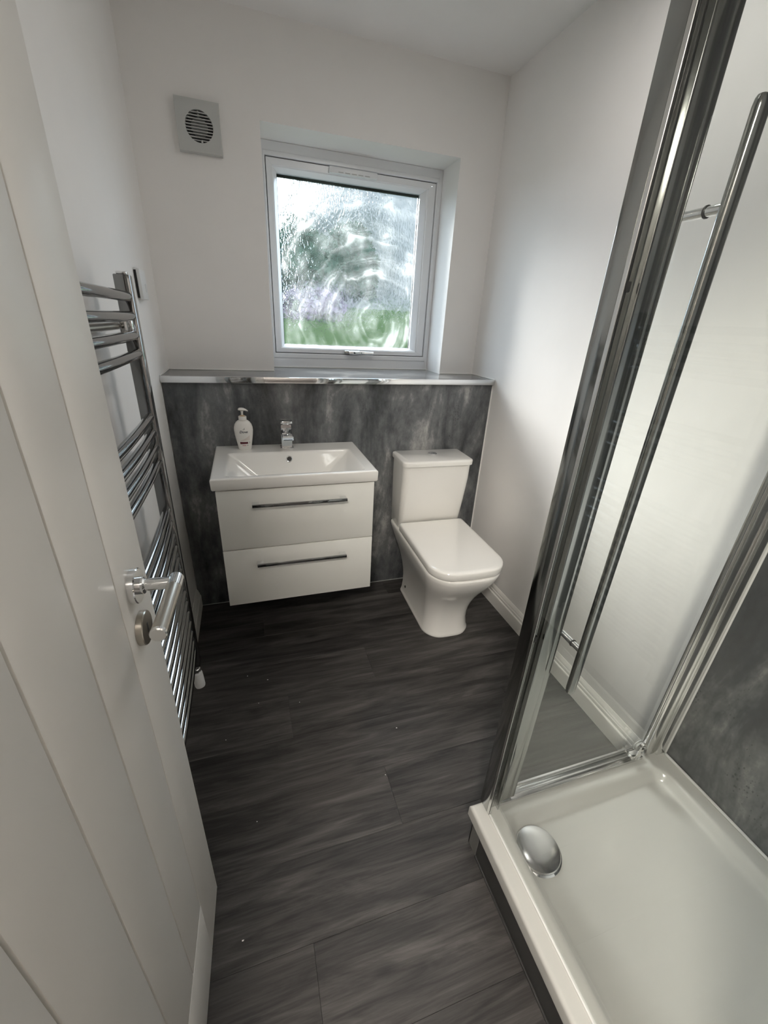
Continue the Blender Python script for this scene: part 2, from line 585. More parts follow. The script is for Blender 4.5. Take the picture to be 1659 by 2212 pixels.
# unseen fill lamp and its disc, added overhead to brighten the room
cl_ = thing('added_fill_light', 'unseen round fill light added above the shower and walkway', 'fill light', (1.00, -0.85, HC - 0.045))
lathe('fill_housing', [(0.150, HC - 0.0005), (0.160, HC - 0.012), (0.158, HC - 0.035), (0.146, HC - 0.036)], (1.00, -0.85, 0), 'z', 'plastic', cl_, 40)
ll = bpy.data.lights.new('fill_lamp', 'AREA')
ll.shape = 'DISK'
ll.size = 0.28
ll.energy = FILL_LAMP
ll.color = (1.0, 0.97, 0.93)
llo = bpy.data.objects.new('fill_lamp', ll)
COL.objects.link(llo)
llo.location = (1.00, -0.85, HC - 0.038)

# floor: a sub-floor with every plank of its own
fl = setting(box('floor', 0, W, YF - T, 0.012, -0.05, -0.004, 'black', bev=0), 'dark grey oak-effect plank floor', 'floor')
bounds = [0.012, -0.12, -0.30, -0.48, -0.66, -0.84, -1.02, -1.20, -1.38, -1.56, -1.74, -1.92, YF - T]
joints = [[0.95], [0.30], [1.10], [0.72], [0.37], [1.20], [0.645], [1.05], [0.36], [0.90], [0.2], [0.7]]
G = 0.0002
PL = {}
for i in range(len(bounds) - 1):
    xs = [0.0] + joints[i] + [W]
    for j in range(len(xs) - 1):
        b2 = bmesh.new()
        lx, ly = xs[j + 1] - xs[j] - 2 * G, bounds[i] - bounds[i + 1] - 2 * G
        a_box(b2, -lx / 2, lx / 2, -ly / 2, ly / 2, 0, 0.004, 0.0004, 1)
        o = obj('plank', b2, 'wood', fl, local=True)
        o.location = Vector(((xs[j] + xs[j + 1]) / 2, (bounds[i] + bounds[i + 1]) / 2, -0.004)) - WLOC['floor']

# skirting boards (moulded profile swept along the wall)
def skirting(name, label, side, y0, y1):
    prof = [(0, 0), (0.018, 0), (0.018, 0.062), (0.0165, 0.066), (0.013, 0.068), (0.0135, 0.074), (0.0125, 0.080), (0.0095, 0.083), (0.0095, 0.087), (0.008, 0.092), (0.005, 0.098), (0.002, 0.1035), (0, 0.1035)]
    bm = bmesh.new()
    loops = []
    for y in (y0, y1):
        loops.append([((u if side == 'l' else W - u), y, z) for u, z in prof])
    a_loft(bm, loops)
    return setting(obj(name, bm, 'gloss_paint', ang=20), label, 'skirting board')
skirting('baseboard_left', 'white moulded skirting board under the towel radiator', 'l', YF, -0.001)
skirting('baseboard_right', 'white moulded skirting board beside the toilet', 'r', TY + 0.006, -0.001)

# ------------------------------------------------------------------ grey panelled boxing and ledge
wp = thing('wall_panel', 'grey concrete-effect wall panel behind the basin and toilet', 'wall panel', (W / 2, 0.006, 0))
box('panel_sheet', 0.004, W - 0.004, 0.0, 0.0119, 0.001, H - 0.0215, 'concrete', wp, bev=0.0005)
box('silicone_bead', W - 0.005, W - 0.0002, -0.004, 0.004, 0.001, H - 0.021, 'silicone', wp, bev=0.001)
box('silicone_bead', 0.0185, W - 0.019, -0.003, 0.0, 0.0003, 0.0035, 'grey_plastic', wp, bev=0.0005)
lg = thing('window_ledge', 'grey laminate ledge with a chrome front edge below the window', 'ledge', (W / 2, 0.1, H - 0.02))
bm = bmesh.new()
a_box(bm, 0.001, W - 0.001, -0.012, D - 0.0005, H - 0.0195, H, 0.0006, 1)
a_box(bm, WX0 + 0.001, WX1 - 0.001, D - 0.001, YW - 0.001, H - 0.0195, H, 0.0006, 1)
obj('ledge_board', bm, 'ledge', lg)
bm = bmesh.new()
a_box(bm, 0.001, W - 0.001, -0.016, -0.0121, H - 0.023, H + 0.0012, 0.0012)
a_box(bm, 0.001, W - 0.001, -0.0125, -0.004, H + 0.0001, H + 0.0012, 0.0004, 1)
obj('edge_trim', bm, 'chrome', lg)
for (x0, x1, y) in ((0.001, WX0, D), (WX1, W - 0.001, D), (WX0 + 0.002, WX1 - 0.002, YW)):
    box('silicone_bead', x0, x1, y - 0.005, y - 0.0005, H + 0.0001, H + 0.004, 'silicone', lg, bev=0.001)
for (x0, x1) in ((0.0005, 0.0045), (W - 0.0045, W - 0.0005)):
    box('silicone_bead', x0, x1, -0.010, D - 0.006, H + 0.0001, H + 0.004, 'silicone', lg, bev=0.001)

# ------------------------------------------------------------------ window
wn = thing('window_1', 'white framed window with rippled obscure glass', 'window', ((WX0 + WX1) / 2, YW + 0.03, H), kind='structure')
def frame4(name, ox0, ox1, oz0, oz1, ix0, ix1, iz0, iz1, prof, mat, parent):
    """four mitred members; prof: (t 0 outer..1 inner, y)"""
    def ring(t):
        return [(ox0 + (ix0 - ox0) * t, oz0 + (iz0 - oz0) * t), (ox1 + (ix1 - ox1) * t, oz0 + (iz0 - oz0) * t),
                (ox1 + (ix1 - ox1) * t, oz1 + (iz1 - oz1) * t), (ox0 + (ix0 - ox0) * t, oz1 + (iz1 - oz1) * t)]
    for k in range(4):
        bm = bmesh.new()
        la, lb = [], []
        for t, y in prof:
            q = ring(t)
            a, b = Vector((q[k][0], y, q[k][1])), Vector((q[(k + 1) % 4][0], y, q[(k + 1) % 4][1]))
            d = (b - a).normalized() * 0.0002
            la.append(a + d); lb.append(b - d)
        a_loft(bm, [la, lb])
        obj(name, bm, mat, parent, ang=25)
SX0, SX1, SZ0, SZ1 = 0.469, 1.249, 1.163, 1.929     # sash outer
GX0, GX1, GZ0, GZ1 = 0.513, 1.180, 1.198, 1.884     # glass sight line
yb = YW + 0.062
frame4('frame_member', WX0 + .001, WX1 - .001, H + .001, WZ1 - .001, SX0 - .003, SX1 + .003, SZ0 - .003, SZ1 + .003,
       [(0, yb), (0, YW), (0.62, YW), (0.70, YW - 0.003), (0.95, YW - 0.003), (1, YW), (1, yb)], 'upvc', wn)
frame4('sash_member', SX0, SX1, SZ0, SZ1, GX0, GX1, GZ0, GZ1,
       [(0, yb), (0, YW + 0.004), (0.03, YW + 0.001), (0.55, YW + 0.001), (0.58, YW + 0.004), (0.66, YW + 0.005), (0.94, YW + 0.022), (1, YW + 0.027), (1, yb)], 'upvc', wn)
frame4('gasket', SX0 - .004, SX1 + .004, SZ0 - .004, SZ1 + .004, SX0 + .004, SX1 - .004, SZ0 + .004, SZ1 - .004,
       [(0, YW + 0.03), (0, YW + 0.010), (1, YW + 0.010), (1, YW + 0.03)], 'black', wn)
frame4('spacer_bar', GX0 - .004, GX1 + .004, GZ0 - .004, GZ1 + .004, GX0 + .003, GX1 - .003, GZ0 + .002, GZ1 - .010,
       [(0, YW + 0.054), (0, YW + 0.044), (1, YW + 0.044), (1, YW + 0.054)], 'black', wn)
bm = bmesh.new()
a_box(bm, GX0 - .004, GX1 + .004, YW + 0.034, YW + 0.040, GZ0 - .004, GZ1 + .004)
pane = obj('obscure_pane', bm, 'obscure', None)
pane.parent = wn
sheet = bpy.data.materials.new('plain_outer_face')
sheet.use_nodes = True
sheet.node_tree.nodes.clear()
_o = sheet.node_tree.nodes.new('ShaderNodeOutputMaterial')
_t = sheet.node_tree.nodes.new('ShaderNodeBsdfTransparent')
_t.inputs[0].default_value = (0.97, 0.98, 0.975, 1)
sheet.node_tree.links.new(_t.outputs[0], _o.inputs[0])
pane.data.materials.append(sheet)
for q in pane.data.polygons:
    q.material_index = 0 if q.normal.y < -0.5 else 1
pane.location = Vector(((GX0 + GX1) / 2, YW + 0.037, GZ0 - .004)) - WLOC['window_1']
# trickle vent on the top of the sash
tv = box('trickle_vent', 0.736, 0.953, YW - 0.020, YW + 0.0008, 1.903, 1.9265, 'upvc', wn, bev=0.003)
for k in range(5):
    x = 0.775 + k * 0.030
    box('vent_slot', x, x + 0.022, YW - 0.0206, YW - 0.018, 1.9065, 1.9095, 'grey_plastic', tv, bev=0)
# espag handle on the bottom of the sash
hd = box('window_handle', 0.812, 0.893, YW - 0.012, YW + 0.0008, 1.166, 1.180, 'alu', wn, bev=0.003)
bm = bmesh.new()
a_tube(bm, [(0.838, YW - 0.012, 1.173), (0.838, YW - 0.026, 1.173)], 0.008, 14)
obj('spindle', bm, 'chrome', hd)
bm = bmesh.new()
a_box(bm, 0.830, 0.962, YW - 0.034, YW - 0.025, 1.164, 1.179, 0.004)
obj('lever', bm, 'chrome', hd)
tube('lock_button', [(0.858, YW - 0.034, 1.172), (0.858, YW - 0.0365, 1.172)], 0.0045, 'black', hd, 12)

# ------------------------------------------------------------------ extractor fan
fan = thing('extractor_fan', 'square white extractor fan with a round slatted grille', 'fan', (0.2295, D - 0.02, 1.852))
FX, FZ, FR = 0.2310, 1.9275, 0.0465
bm = bmesh.new()
seg = 48
x0, x1, z0, z1 = 0.156, 0.303, 1.852, 2.003
y0, y1 = D - 0.024, D - 0.0005
inner, outer = [], []
for k in range(seg):
    a = 2 * PI * k / seg
    c, s = math.cos(a), math.sin(a)
    inner.append((FX + FR * c, FZ + FR * s))
    cx, cz = (x0 + x1) / 2, (z0 + z1) / 2
    m_ = max(abs(c), abs(s))
    ex, ez = cx + (x1 - x0) / 2 * c / m_, cz + (z1 - z0) / 2 * s / m_
    outer.append((ex, ez))
loops = [[(x, y1, z) for x, z in inner], [(x, y0 + 0.001, z) for x, z in inner], [(FX + (x - FX) * 1.02, y0, FZ + (z - FZ) * 1.02) for x, z in inner],
         [(FX + (x - FX) * 0.985, y0, FZ + (z - FZ) * 0.985) for x, z in outer], [(x, y0 + 0.004, z) for x, z in outer], [(x, y1, z) for x, z in outer]]
a_loft(bm, loops, False, False)
obj('cover', bm, 'fan_plastic', fan)
lathe('duct_shade', [(FR - 0.0005, 0.0), (FR - 0.0005, 0.002)], (FX, D - 0.0008, FZ), 'y', 'black', fan, 40)  # flat black disc painted as the dark recess behind the slats
lathe('hub_disc', [(0.0285, 0.0), (0.0285, 0.004), (0.027, 0.006)], (FX, D - 0.004, FZ + 0.001), 'y', 'grey_plastic', fan, 32)
for k in range(10):
    z = FZ - FR + (k + 0.85) * (2 * FR / 10.7)
    hw = math.sqrt(max(FR ** 2 - (z - FZ) ** 2, 1e-6)) + 0.0008
    box('slat', FX - hw, FX + hw, y0 + 0.001, y0 + 0.010, z - 0.0011, z + 0.0011, 'fan_plastic', fan, bev=0)
box('pull_switch', FX + 0.001, FX + 0.008, y0 - 0.002, y0 + 0.006, FZ - FR - 0.001, FZ - FR + 0.009, 'fan_plastic', fan, bev=0.0025)
box('grille_bar', FX - 0.003, FX + 0.003, y0 + 0.008, y0 + 0.012, FZ + 0.028, FZ + FR, 'grey_plastic', fan, bev=0)

# ------------------------------------------------------------------ spur switch on the left wall
sw = thing('wall_switch', 'small white fused switch plate above the towel radiator', 'switch', (0.006, -0.105, 1.352))
box('plate_shadow_gap', 0.0005, 0.008, -0.145, -0.063, 1.356, 1.437, 'black', sw, bev=0.001)  # black body stands in for the shadowed gap behind the plate
box('face_plate', 0.008, 0.019, -0.149, -0.060, 1.352, 1.4405, 'plastic', sw, bev=0.003)
box('fuse_holder', 0.019, 0.0205, -0.098, -0.082, 1.375, 1.40, 'plastic', sw, bev=0.0006)

# ------------------------------------------------------------------ vanity unit
VX0, VX1, VY, VZ0, VZ1 = 0.1822, 0.7568, -0.4115, 0.2746, 0.7636
va = thing('vanity_unit', 'white gloss wall-hung two-drawer vanity unit under the basin', 'vanity unit', ((VX0 + VX1) / 2, -0.2, VZ0))
bm = bmesh.new()
a_box(bm, VX0 + 0.001, VX0 + 0.017, VY + 0.020, -0.001, VZ0 + 0.001, VZ1)
a_box(bm, VX1 - 0.017, VX1 - 0.001, VY + 0.020, -0.001, VZ0 + 0.001, VZ1)
a_box(bm, VX0 + 0.017, VX1 - 0.017, VY + 0.020, -0.001, VZ0 + 0.001, VZ0 + 0.017)
a_box(bm, VX0 + 0.017, VX1 - 0.017, -0.012, -0.001, VZ0 + 0.017, VZ1)
obj('carcass', bm, 'lacquer', va)
for (z0, z1, hz) in ((0.5240, VZ1 - 0.004, 0.708), (VZ0, 0.5200, 0.462)):
    dr = box('drawer', VX0, VX1, VY, VY + 0.0195, z0, z1, 'lacquer', va, bev=0.0012)
    h_ = box('handle_bar', 0.300, 0.644, VY - 0.034, VY - 0.026, hz - 0.005, hz + 0.005, 'rad_chrome', dr, bev=0.0005)
    for x in (0.300, 0.620):
        bm = bmesh.new()
        a_box(bm, x, x + 0.024, VY - 0.0265, VY - 0.0002, hz - 0.004, hz + 0.004, 0.0008)
        obj('handle_foot', bm, 'chrome', dr)

# basin: one ceramic piece, a height field for the bowl
BX0, BX1, BY0, BY1, BZ, BT = 0.1693, 0.7691, -0.4176, -0.002, 0.8076, 0.0435
ba = thing('basin', 'white ceramic basin on the vanity unit', 'basin', ((BX0 + BX1) / 2, -0.2, BZ - BT))
def smin(vals, k=0.010):
    s = sum(math.exp(-v / k) for v in vals)
    return -k * math.log(s)
def bowl(x, y):
    bx0, bx1, by1, by0 = 0.222, 0.722, -0.118, -0.394
    if not (bx0 < x < bx1 and by0 < y < by1):
        return 0.0
    side = 0.86
    # side walls lean in more towards the front, as a shallow boat shape
    d = smin([(by1 - y) * 1.9, (y - by0) * 3.2, (x - bx0) * side, (bx1 - x) * side, 0.105], 0.006)
    return max(0.0, d)
bm = bmesh.new()
nx, ny = 120, 84
xs = [BX0 + (BX1 - BX0) * i / nx for i in range(nx + 1)]
ys = [BY0 + (BY1 - BY0) * j / ny for j in range(ny + 1)]
R_ = 0.006
def edge_drop(x, y):
    e = min(x - BX0, BX1 - x, y - BY0)
    if e < R_:
        return R_ - math.sqrt(max(0, R_ ** 2 - (R_ - e) ** 2))
    return 0.0
# finer spacing at the rim so that the round-over reads
def refine(v, a, b):
    v = sorted(set([a, a + 0.0006, a + 0.0015, a + 0.003, a + 0.006] + [q for q in v if a + 0.006 < q < b - 0.006] + [b - 0.006, b - 0.003, b - 0.0015, b - 0.0006, b]))
    return v
xs = refine(xs, BX0, BX1); ys = refine(ys, BY0, BY1)
grid = [[bm.verts.new((x, y, BZ - edge_drop(x, y) - bowl(x, y))) for y in ys] for x in xs]
for i in range(len(xs) - 1):
    for j in range(len(ys) - 1):
        bm.faces.new((grid[i][j], grid[i + 1][j], grid[i + 1][j + 1], grid[i][j + 1]))
ring = [grid[i][0] for i in range(len(xs))] + [grid[-1][j] for j in range(1, len(ys))] + [grid[i][-1] for i in range(len(xs) - 2, -1, -1)] + [grid[0][j] for j in range(len(ys) - 2, 0, -1)]
cxb, cyb = (BX0 + BX1) / 2, (BY0 + BY1) / 2
def low(v, z, s):
    return bm.verts.new((cxb + (v.co.x - cxb) * s, cyb + (v.co.y - cyb) * s if v.co.y < -0.05 else v.co.y, z))
prev = ring
for z, s in ((BZ - BT + 0.006, 0.996), (BZ - BT + 0.0005, 0.985), (BZ - BT + 0.0002, 0.90)):
    cur = [low(v, z, s) for v in ring]
    for k in range(len(ring)):
        bm.faces.new((prev[k], prev[(k + 1) % len(ring)], cur[(k + 1) % len(ring)], cur[k]))
    prev = cur
obj('basin_bowl', bm, 'ceramic', ba, ang=50)
# overflow ring on the back slope
oy, oz = -0.134, BZ - 0.0285
nrm = Vector((0, -1.9, 1)).normalized()
def disc(name, c, n, r0, r1, th, mat, parent, seg=28):
    bm = bmesh.new()
    n = Vector(n).normalized()
    u = n.cross(Vector((1, 0, 0))).normalized()
    w = n.cross(u)
    c = Vector(c)
    def lp(r, h):
        return [c + (u * math.cos(2 * PI * k / seg) + w * math.sin(2 * PI * k / seg)) * r + n * h for k in range(seg)]
    if r0 > 0:
        a_loft(bm, [lp(r0, 0), lp(r0, th * 0.8), lp((r0 + r1) / 2, th), lp(r1, th * 0.6), lp(r1, 0)], False, False)
    else:
        a_loft(bm, [lp(r1, 0), lp(r1, th)])
    return obj(name, bm, mat, parent)
disc('overflow_ring', (0.462, oy, oz), nrm, 0.0095, 0.0135, 0.003, 'chrome', ba)
disc('overflow_hole', (0.462, oy, oz), nrm, 0, 0.0095, 0.0008, 'black', ba)
disc('waste_plug', (0.462, -0.27, BZ - 0.1045), (0, 0, 1), 0, 0.031, 0.004, 'chrome', ba)

# ------------------------------------------------------------------ basin tap
tp = thing('basin_tap', 'small square chrome mixer tap at the back of the basin', 'tap', (0.460, -0.055, BZ))
box('base_plate', 0.434, 0.488, -0.078, -0.024, BZ, BZ + 0.004, 'chrome', tp, bev=0.001)
bm = bmesh.new()
a_loft(bm, [[(0.439, -0.074, BZ + 0.004), (0.483, -0.074, BZ + 0.004), (0.483, -0.028, BZ + 0.004), (0.439, -0.028, BZ + 0.004)],
            [(0.439, -0.074, BZ + 0.066), (0.483, -0.074, BZ + 0.066), (0.483, -0.028, BZ + 0.085), (0.439, -0.028, BZ + 0.085)],
            [(0.440, -0.070, BZ + 0.102), (0.482, -0.070, BZ + 0.102), (0.482, -0.029, BZ + 0.102), (0.440, -0.029, BZ + 0.102)]])
bmesh.ops.bevel(bm, geom=list(bm.edges), offset=0.002, segments=2, affect='EDGES')
obj('tap_body', bm, 'chrome', tp)
bm = bmesh.new()
a_loft(bm, [[(0.439, -0.060, BZ + 0.066), (0.483, -0.060, BZ + 0.066), (0.483, -0.060, BZ + 0.092), (0.439, -0.060, BZ + 0.092)],
            [(0.439, -0.145, BZ + 0.052), (0.483, -0.145, BZ + 0.052), (0.483, -0.145, BZ + 0.070), (0.439, -0.145, BZ + 0.070)]])
bmesh.ops.bevel(bm, geom=list(bm.edges), offset=0.002, segments=2, affect='EDGES')
obj('spout', bm, 'chrome', tp)
box('spout_slot', 0.443, 0.479, -0.1456, -0.120, BZ + 0.0545, BZ + 0.0575, 'black', tp, bev=0)
lathe('cartridge_neck', [(0.0165, BZ + 0.098), (0.0165, BZ + 0.114)], (0.461, -0.05, 0), 'z', 'chrome', tp, 24)
bm = bmesh.new()
a_box(bm, 0.437, 0.485, -0.098, -0.030, BZ + 0.112, BZ + 0.122, 0.002)
obj('tap_lever', bm, 'chrome', tp)

# ------------------------------------------------------------------ soap bottle
sbx, sby = 0.289, -0.058
sb = thing('soap_bottle', 'white pump soap bottle with dark red band on the basin', 'soap bottle', (sbx, sby, BZ))
BS = 1.0
prof = [(0.018, 0.0), (0.0245, 0.0005), (0.0262, 0.004), (0.0285, 0.020), (0.0325, 0.042), (0.0362, 0.064), (0.0378, 0.080), (0.0372, 0.093), (0.0335, 0.106), (0.0268, 0.116), (0.0200, 0.1215), (0.0160, 0.1235), (0.0155, 0.1245)]
SY = 0.62
lathe('bottle_body', [(r, BZ + h) for r, h in prof], (sbx, sby, 0), 'z', 'bottle', sb, 40, sy=SY)
lathe('collar', [(0.0158, BZ + 0.1245), (0.0160, BZ + 0.1375), (0.0148, BZ + 0.139)], (sbx, sby, 0), 'z', 'bottle', sb, 28)
lathe('pump_ring', [(0.0095, BZ + 0.139), (0.0095, BZ + 0.1415), (0.006, BZ + 0.143)], (sbx, sby, 0), 'z', 'tan', sb, 24)
lathe('pump_stem', [(0.0042, BZ + 0.143), (0.0046, BZ + 0.156), (0.0065, BZ + 0.160)], (sbx, sby, 0), 'z', 'bottle', sb, 20)
bm = bmesh.new()
hp = [(-0.0145, 0.1655, 0.0030, 0.0075), (-0.011, 0.1665, 0.0052, 0.0100), (-0.003, 0.1670, 0.0060, 0.0105), (0.006, 0.1665, 0.0055, 0.0090), (0.014, 0.1642, 0.0042, 0.0065), (0.021, 0.1605, 0.0028, 0.0045), (0.0235, 0.1590, 0.0012, 0.002)]
loops = []
for x, z, hz, hy in hp:
    loops.append([(sbx + x, sby - hy * math.cos(2 * PI * k / 16), BZ + z + hz * math.sin(2 * PI * k / 16)) for k in range(16)])
a_loft(bm, loops)
obj('pump_head', bm, 'bottle', sb)
# printing on the front, wrapped round the elliptical body
def bottle_r(h):
    for (r0, h0), (r1, h1) in zip(prof, prof[1:]):
        if h0 <= h <= h1:
            return r0 + (r1 - r0) * (h - h0) / max(1e-9, h1 - h0)
    return 0.02
def wrap(me, lift=0.0004):
    """flat x,z print (origin at bottle axis base) wrapped on the bottle front"""
    for v in me.vertices:
        x, h = v.co.x, v.co.z
        r = bottle_r(h) + lift
        t = max(-0.98, min(0.98, x / r))
        yy = -math.sqrt(1 - t * t) * r * SY - lift
        v.co = (x, yy, h)
def wrap_obj(name, bm, mat):
    me = bpy.data.meshes.new(name)
    bm.to_mesh(me); bm.free()
    wrap(me)
    me.materials.append(MAT[mat])
    o = bpy.data.objects.new(name, me)
    COL.objects.link(o)
    o.parent = sb
    o.location = Vector((sbx, sby, BZ)) - WLOC['soap_bottle']
    WLOC[o.name] = Vector((sbx, sby, BZ))
    return o
def grid_patch(fn, nu=16, nv=6):
    bm = bmesh.new()
    g = [[bm.verts.new((*fn(u / nu, v / nv),)) for v in range(nv + 1)] for u in range(nu + 1)]
    for a in range(nu):
        for b in range(nv):
            bm.faces.new((g[a][b], g[a + 1][b], g[a + 1][b + 1], g[a][b + 1]))
    return bm
def text_patch(s, size, x, h, shear, mat, name, stretch=1.0):
    c = bpy.data.curves.new('lettering', 'FONT')
    c.body = s
    c.size = size
    c.shear = shear
    c.align_x = 'CENTER'
    c.offset = size * 0.012
    c.resolution_u = 3
    t = bpy.data.objects.new('lettering', c)
    COL.objects.link(t)
    dg = bpy.context.evaluated_depsgraph_get()
    me = bpy.data.meshes.new_from_object(t.evaluated_get(dg))
    bpy.data.objects.remove(t)
    for v in me.vertices:
        v.co = (v.co.x * stretch + x, 0, v.co.y + h)
    bm = bmesh.new()
    bm.from_mesh(me)
    bmesh.ops.subdivide_edges(bm, edges=[e for e in bm.edges if e.calc_length() > 0.004], cuts=1)
    return wrap_obj(name, bm, mat)
text_patch('Dove', 0.0145, -0.001, 0.0735, 0.32, 'ink', 'lettering', 1.0)
# bird emblem above the name: body sweep and wing
bm = bmesh.new()
def poly(bm, pts):
    bm.faces.new([bm.verts.new((x, 0, z)) for x, z in pts])
poly(bm, [(-0.006, 0.0865), (-0.002, 0.0885), (0.0035, 0.0945), (0.0055, 0.0955), (0.0048, 0.0915), (0.0062, 0.0885), (0.003, 0.0868), (-0.001, 0.0862)])
wrap_obj('bird_emblem', bm, 'silver_ink')
wrap_obj('cream_swirl', grid_patch(lambda u, v: (-0.014 + 0.036 * u, 0, 0.041 + (0.002 + 0.020 * u ** 1.6) * v + 0.001 * u)), 'cream_ink')
wrap_obj('red_band', grid_patch(lambda u, v: (-0.0175 + 0.031 * u - (0.002 * abs(v - 0.5) * 0), 0, 0.0270 + 0.0085 * v - 0.0012 * (1 - u) * (1 - v))), 'maroon')
wrap_obj('band_mark', grid_patch(lambda u, v: (0.0165 + 0.0035 * math.sin(PI * (0.1 + 0.8 * u)) + 0.0012 * v, 0, 0.0275 + 0.0085 * u), 8, 2), 'ink')
for k in range(6):
    wrap_obj('small_print', grid_patch(lambda u, v, k=k: (-0.009 + 0.0026 * k + 0.0018 * u, 0, 0.0185 + 0.003 * v), 2, 2), 'redprint')
wrap_obj('print_dot', grid_patch(lambda u, v: (0.0105 + 0.0025 * u, 0, 0.0190 + 0.003 * v), 2, 2), 'ink')

# ------------------------------------------------------------------ toilet
to = thing('toilet', 'white close-coupled toilet with closed seat lid', 'toilet', (1.140, 0.0, 0.0), rotz=-0.022)
def lp(hw, yf, yb, rf, rb, z, bulge=0.0):
    return [(x, y, z) for x, y in rrect(hw, yf, yb, rf, rb, 8, bulge)]
bm = bmesh.new()
secs = [  # hw, yf, yb, rf, rb, z, bulge
    (0.1150, -0.500, -0.095, 0.075, 0.02, 0.000, 0.010), (0.1165, -0.502, -0.095, 0.075, 0.02, 0.008, 0.010), (0.1140, -0.499, -0.096, 0.073, 0.02, 0.014, 0.010),
    (0.1105, -0.494, -0.098, 0.070, 0.02, 0.030, 0.010), (0.1075, -0.489, -0.10, 0.068, 0.02, 0.070, 0.010), (0.1080, -0.490, -0.10, 0.067, 0.02, 0.110, 0.011), (0.1120, -0.499, -0.10, 0.069, 0.02, 0.150, 0.012),
    (0.1190, -0.514, -0.099, 0.072, 0.02, 0.190, 0.013), (0.1280, -0.534, -0.095, 0.076, 0.02, 0.230, 0.014), (0.1380, -0.557, -0.086, 0.081, 0.02, 0.268, 0.016), (0.1490, -0.581, -0.068, 0.086, 0.02, 0.303, 0.018),
    (0.1590, -0.602, -0.046, 0.091, 0.022, 0.338, 0.020), (0.1670, -0.618, -0.025, 0.094, 0.024, 0.372, 0.020), (0.1690, -0.622, -0.018, 0.095, 0.024, 0.388, 0.020), (0.1680, -0.621, -0.018, 0.095, 0.024, 0.3945, 0.020), (0.1640, -0.617, -0.020, 0.093, 0.022, 0.398, 0.020)]
a_loft(bm, [lp(*s) for s in secs])
obj('pan', bm, 'ceramic', to, local=True, ang=60)
bm = bmesh.new()
a_loft(bm, [lp(0.150, -0.600, -0.168, 0.075, 0.02, 0.3985, 0.02), lp(0.152, -0.603, -0.168, 0.075, 0.02, 0.411, 0.02)])
obj('seat', bm, 'ceramic', to, local=True, ang=50)
bm = bmesh.new()
a_loft(bm, [lp(0.1600, -0.614, -0.161, 0.078, 0.012, 0.4120, 0.018), lp(0.1600, -0.614, -0.161, 0.078, 0.012, 0.4010, 0.018), lp(0.1660, -0.621, -0.158, 0.081, 0.012, 0.4018, 0.018), lp(0.1675, -0.623, -0.158, 0.082, 0.012, 0.405, 0.018), lp(0.1680, -0.6235, -0.158, 0.082, 0.012, 0.429, 0.018),
            lp(0.1665, -0.622, -0.159, 0.081, 0.012, 0.4345, 0.018), lp(0.1625, -0.617, -0.162, 0.079, 0.012, 0.4375, 0.018), lp(0.150, -0.602, -0.170, 0.072, 0.012, 0.4390, 0.018)])
obj('seat_lid', bm, 'ceramic', to, local=True, ang=50)
bm = bmesh.new()
a_loft(bm, [lp(0.160, -0.140, -0.014, 0.022, 0.012, 0.3985), lp(0.1625, -0.146, -0.012, 0.024, 0.012, 0.402), lp(0.166, -0.172, -0.012, 0.028, 0.014, 0.55), lp(0.1685, -0.188, -0.012, 0.030, 0.014, 0.66), lp(0.1690, -0.190, -0.012, 0.030, 0.014, 0.729)])
obj('cistern', bm, 'ceramic', to, local=True, ang=50)
bm = bmesh.new()
a_loft(bm, [lp(0.1690, -0.192, -0.012, 0.030, 0.012, 0.7292), lp(0.1750, -0.200, -0.008, 0.032, 0.012, 0.7325), lp(0.1755, -0.201, -0.008, 0.032, 0.012, 0.749), lp(0.1735, -0.199, -0.009, 0.030, 0.012, 0.7545), lp(0.166, -0.191, -0.014, 0.026, 0.012, 0.758)])
cl = obj('cistern_lid', bm, 'ceramic', to, local=True, ang=50)
bm = bmesh.new()
a_lathe(bm, [(0.022, 0.7578), (0.022, 0.7605), (0.0195, 0.762)], (0.005, -0.082, 0), 'z', 32)
obj('flush_button', bm, 'chrome', to, local=True)
bm = bmesh.new()
a_tube(bm, [(-0.1035, -0.165, 0.060), (-0.1115, -0.165, 0.060)], 0.0065, 14)
obj('fixing_cap', bm, 'black', to, local=True)
bm = bmesh.new()
a_tube(bm, [(-0.118, -0.055, 0.318), (-0.138, -0.055, 0.318), (-0.143, -0.055, 0.312)], [0.012, 0.012, 0.006], 14)
obj('inlet_fitting', bm, 'plastic', to, local=True)

# ------------------------------------------------------------------ towel radiator
rd = thing('towel_radiator', 'tall chrome ladder towel radiator on the left wall', 'towel radiator', (0.07, -0.865, 0.2))
RY0, RY1, RZ0, RZ1 = -1.125, -0.612, 0.205, 1.392
bm = bmesh.new()
for yy in (RY1 - 0.030, RY0):
    bm = bmesh.new()
    a_box(bm, 0.050, 0.084, yy, yy + 0.030, RZ0, RZ1, 0.003)
    u = obj('upright', bm, 'rad_chrome', rd)
    bm = bmesh.new()
    a_box(bm, 0.056, 0.078, yy + 0.005, yy + 0.025, RZ1, RZ1 + 0.006, 0.002)
    obj('end_cap', bm, 'chrome', u)
barz = [1.347 - 0.041 * k for k in range(4)] + [1.069 - 0.040 * k for k in range(4)] + [0.806 - 0.0405 * k for k in range(14)]
bm = bmesh.new()
pts = []
for k in range(13):
    t = k / 12
    y = RY0 + 0.0285 + (RY1 - RY0 - 0.057) * t
    pts.append((0.0715 + 0.005 * (1 - (2 * t - 1) ** 2), y, 0))
a_tube(bm, pts, 0.0108, 16)
b0 = obj('bar', bm, 'rad_chrome', rd)
b0.location = Vector((0, 0, barz[0]))
for z in barz[1:]:
    c = b0.copy()
    COL.objects.link(c)
    c.parent = rd
    c.location = Vector((0, 0, z))
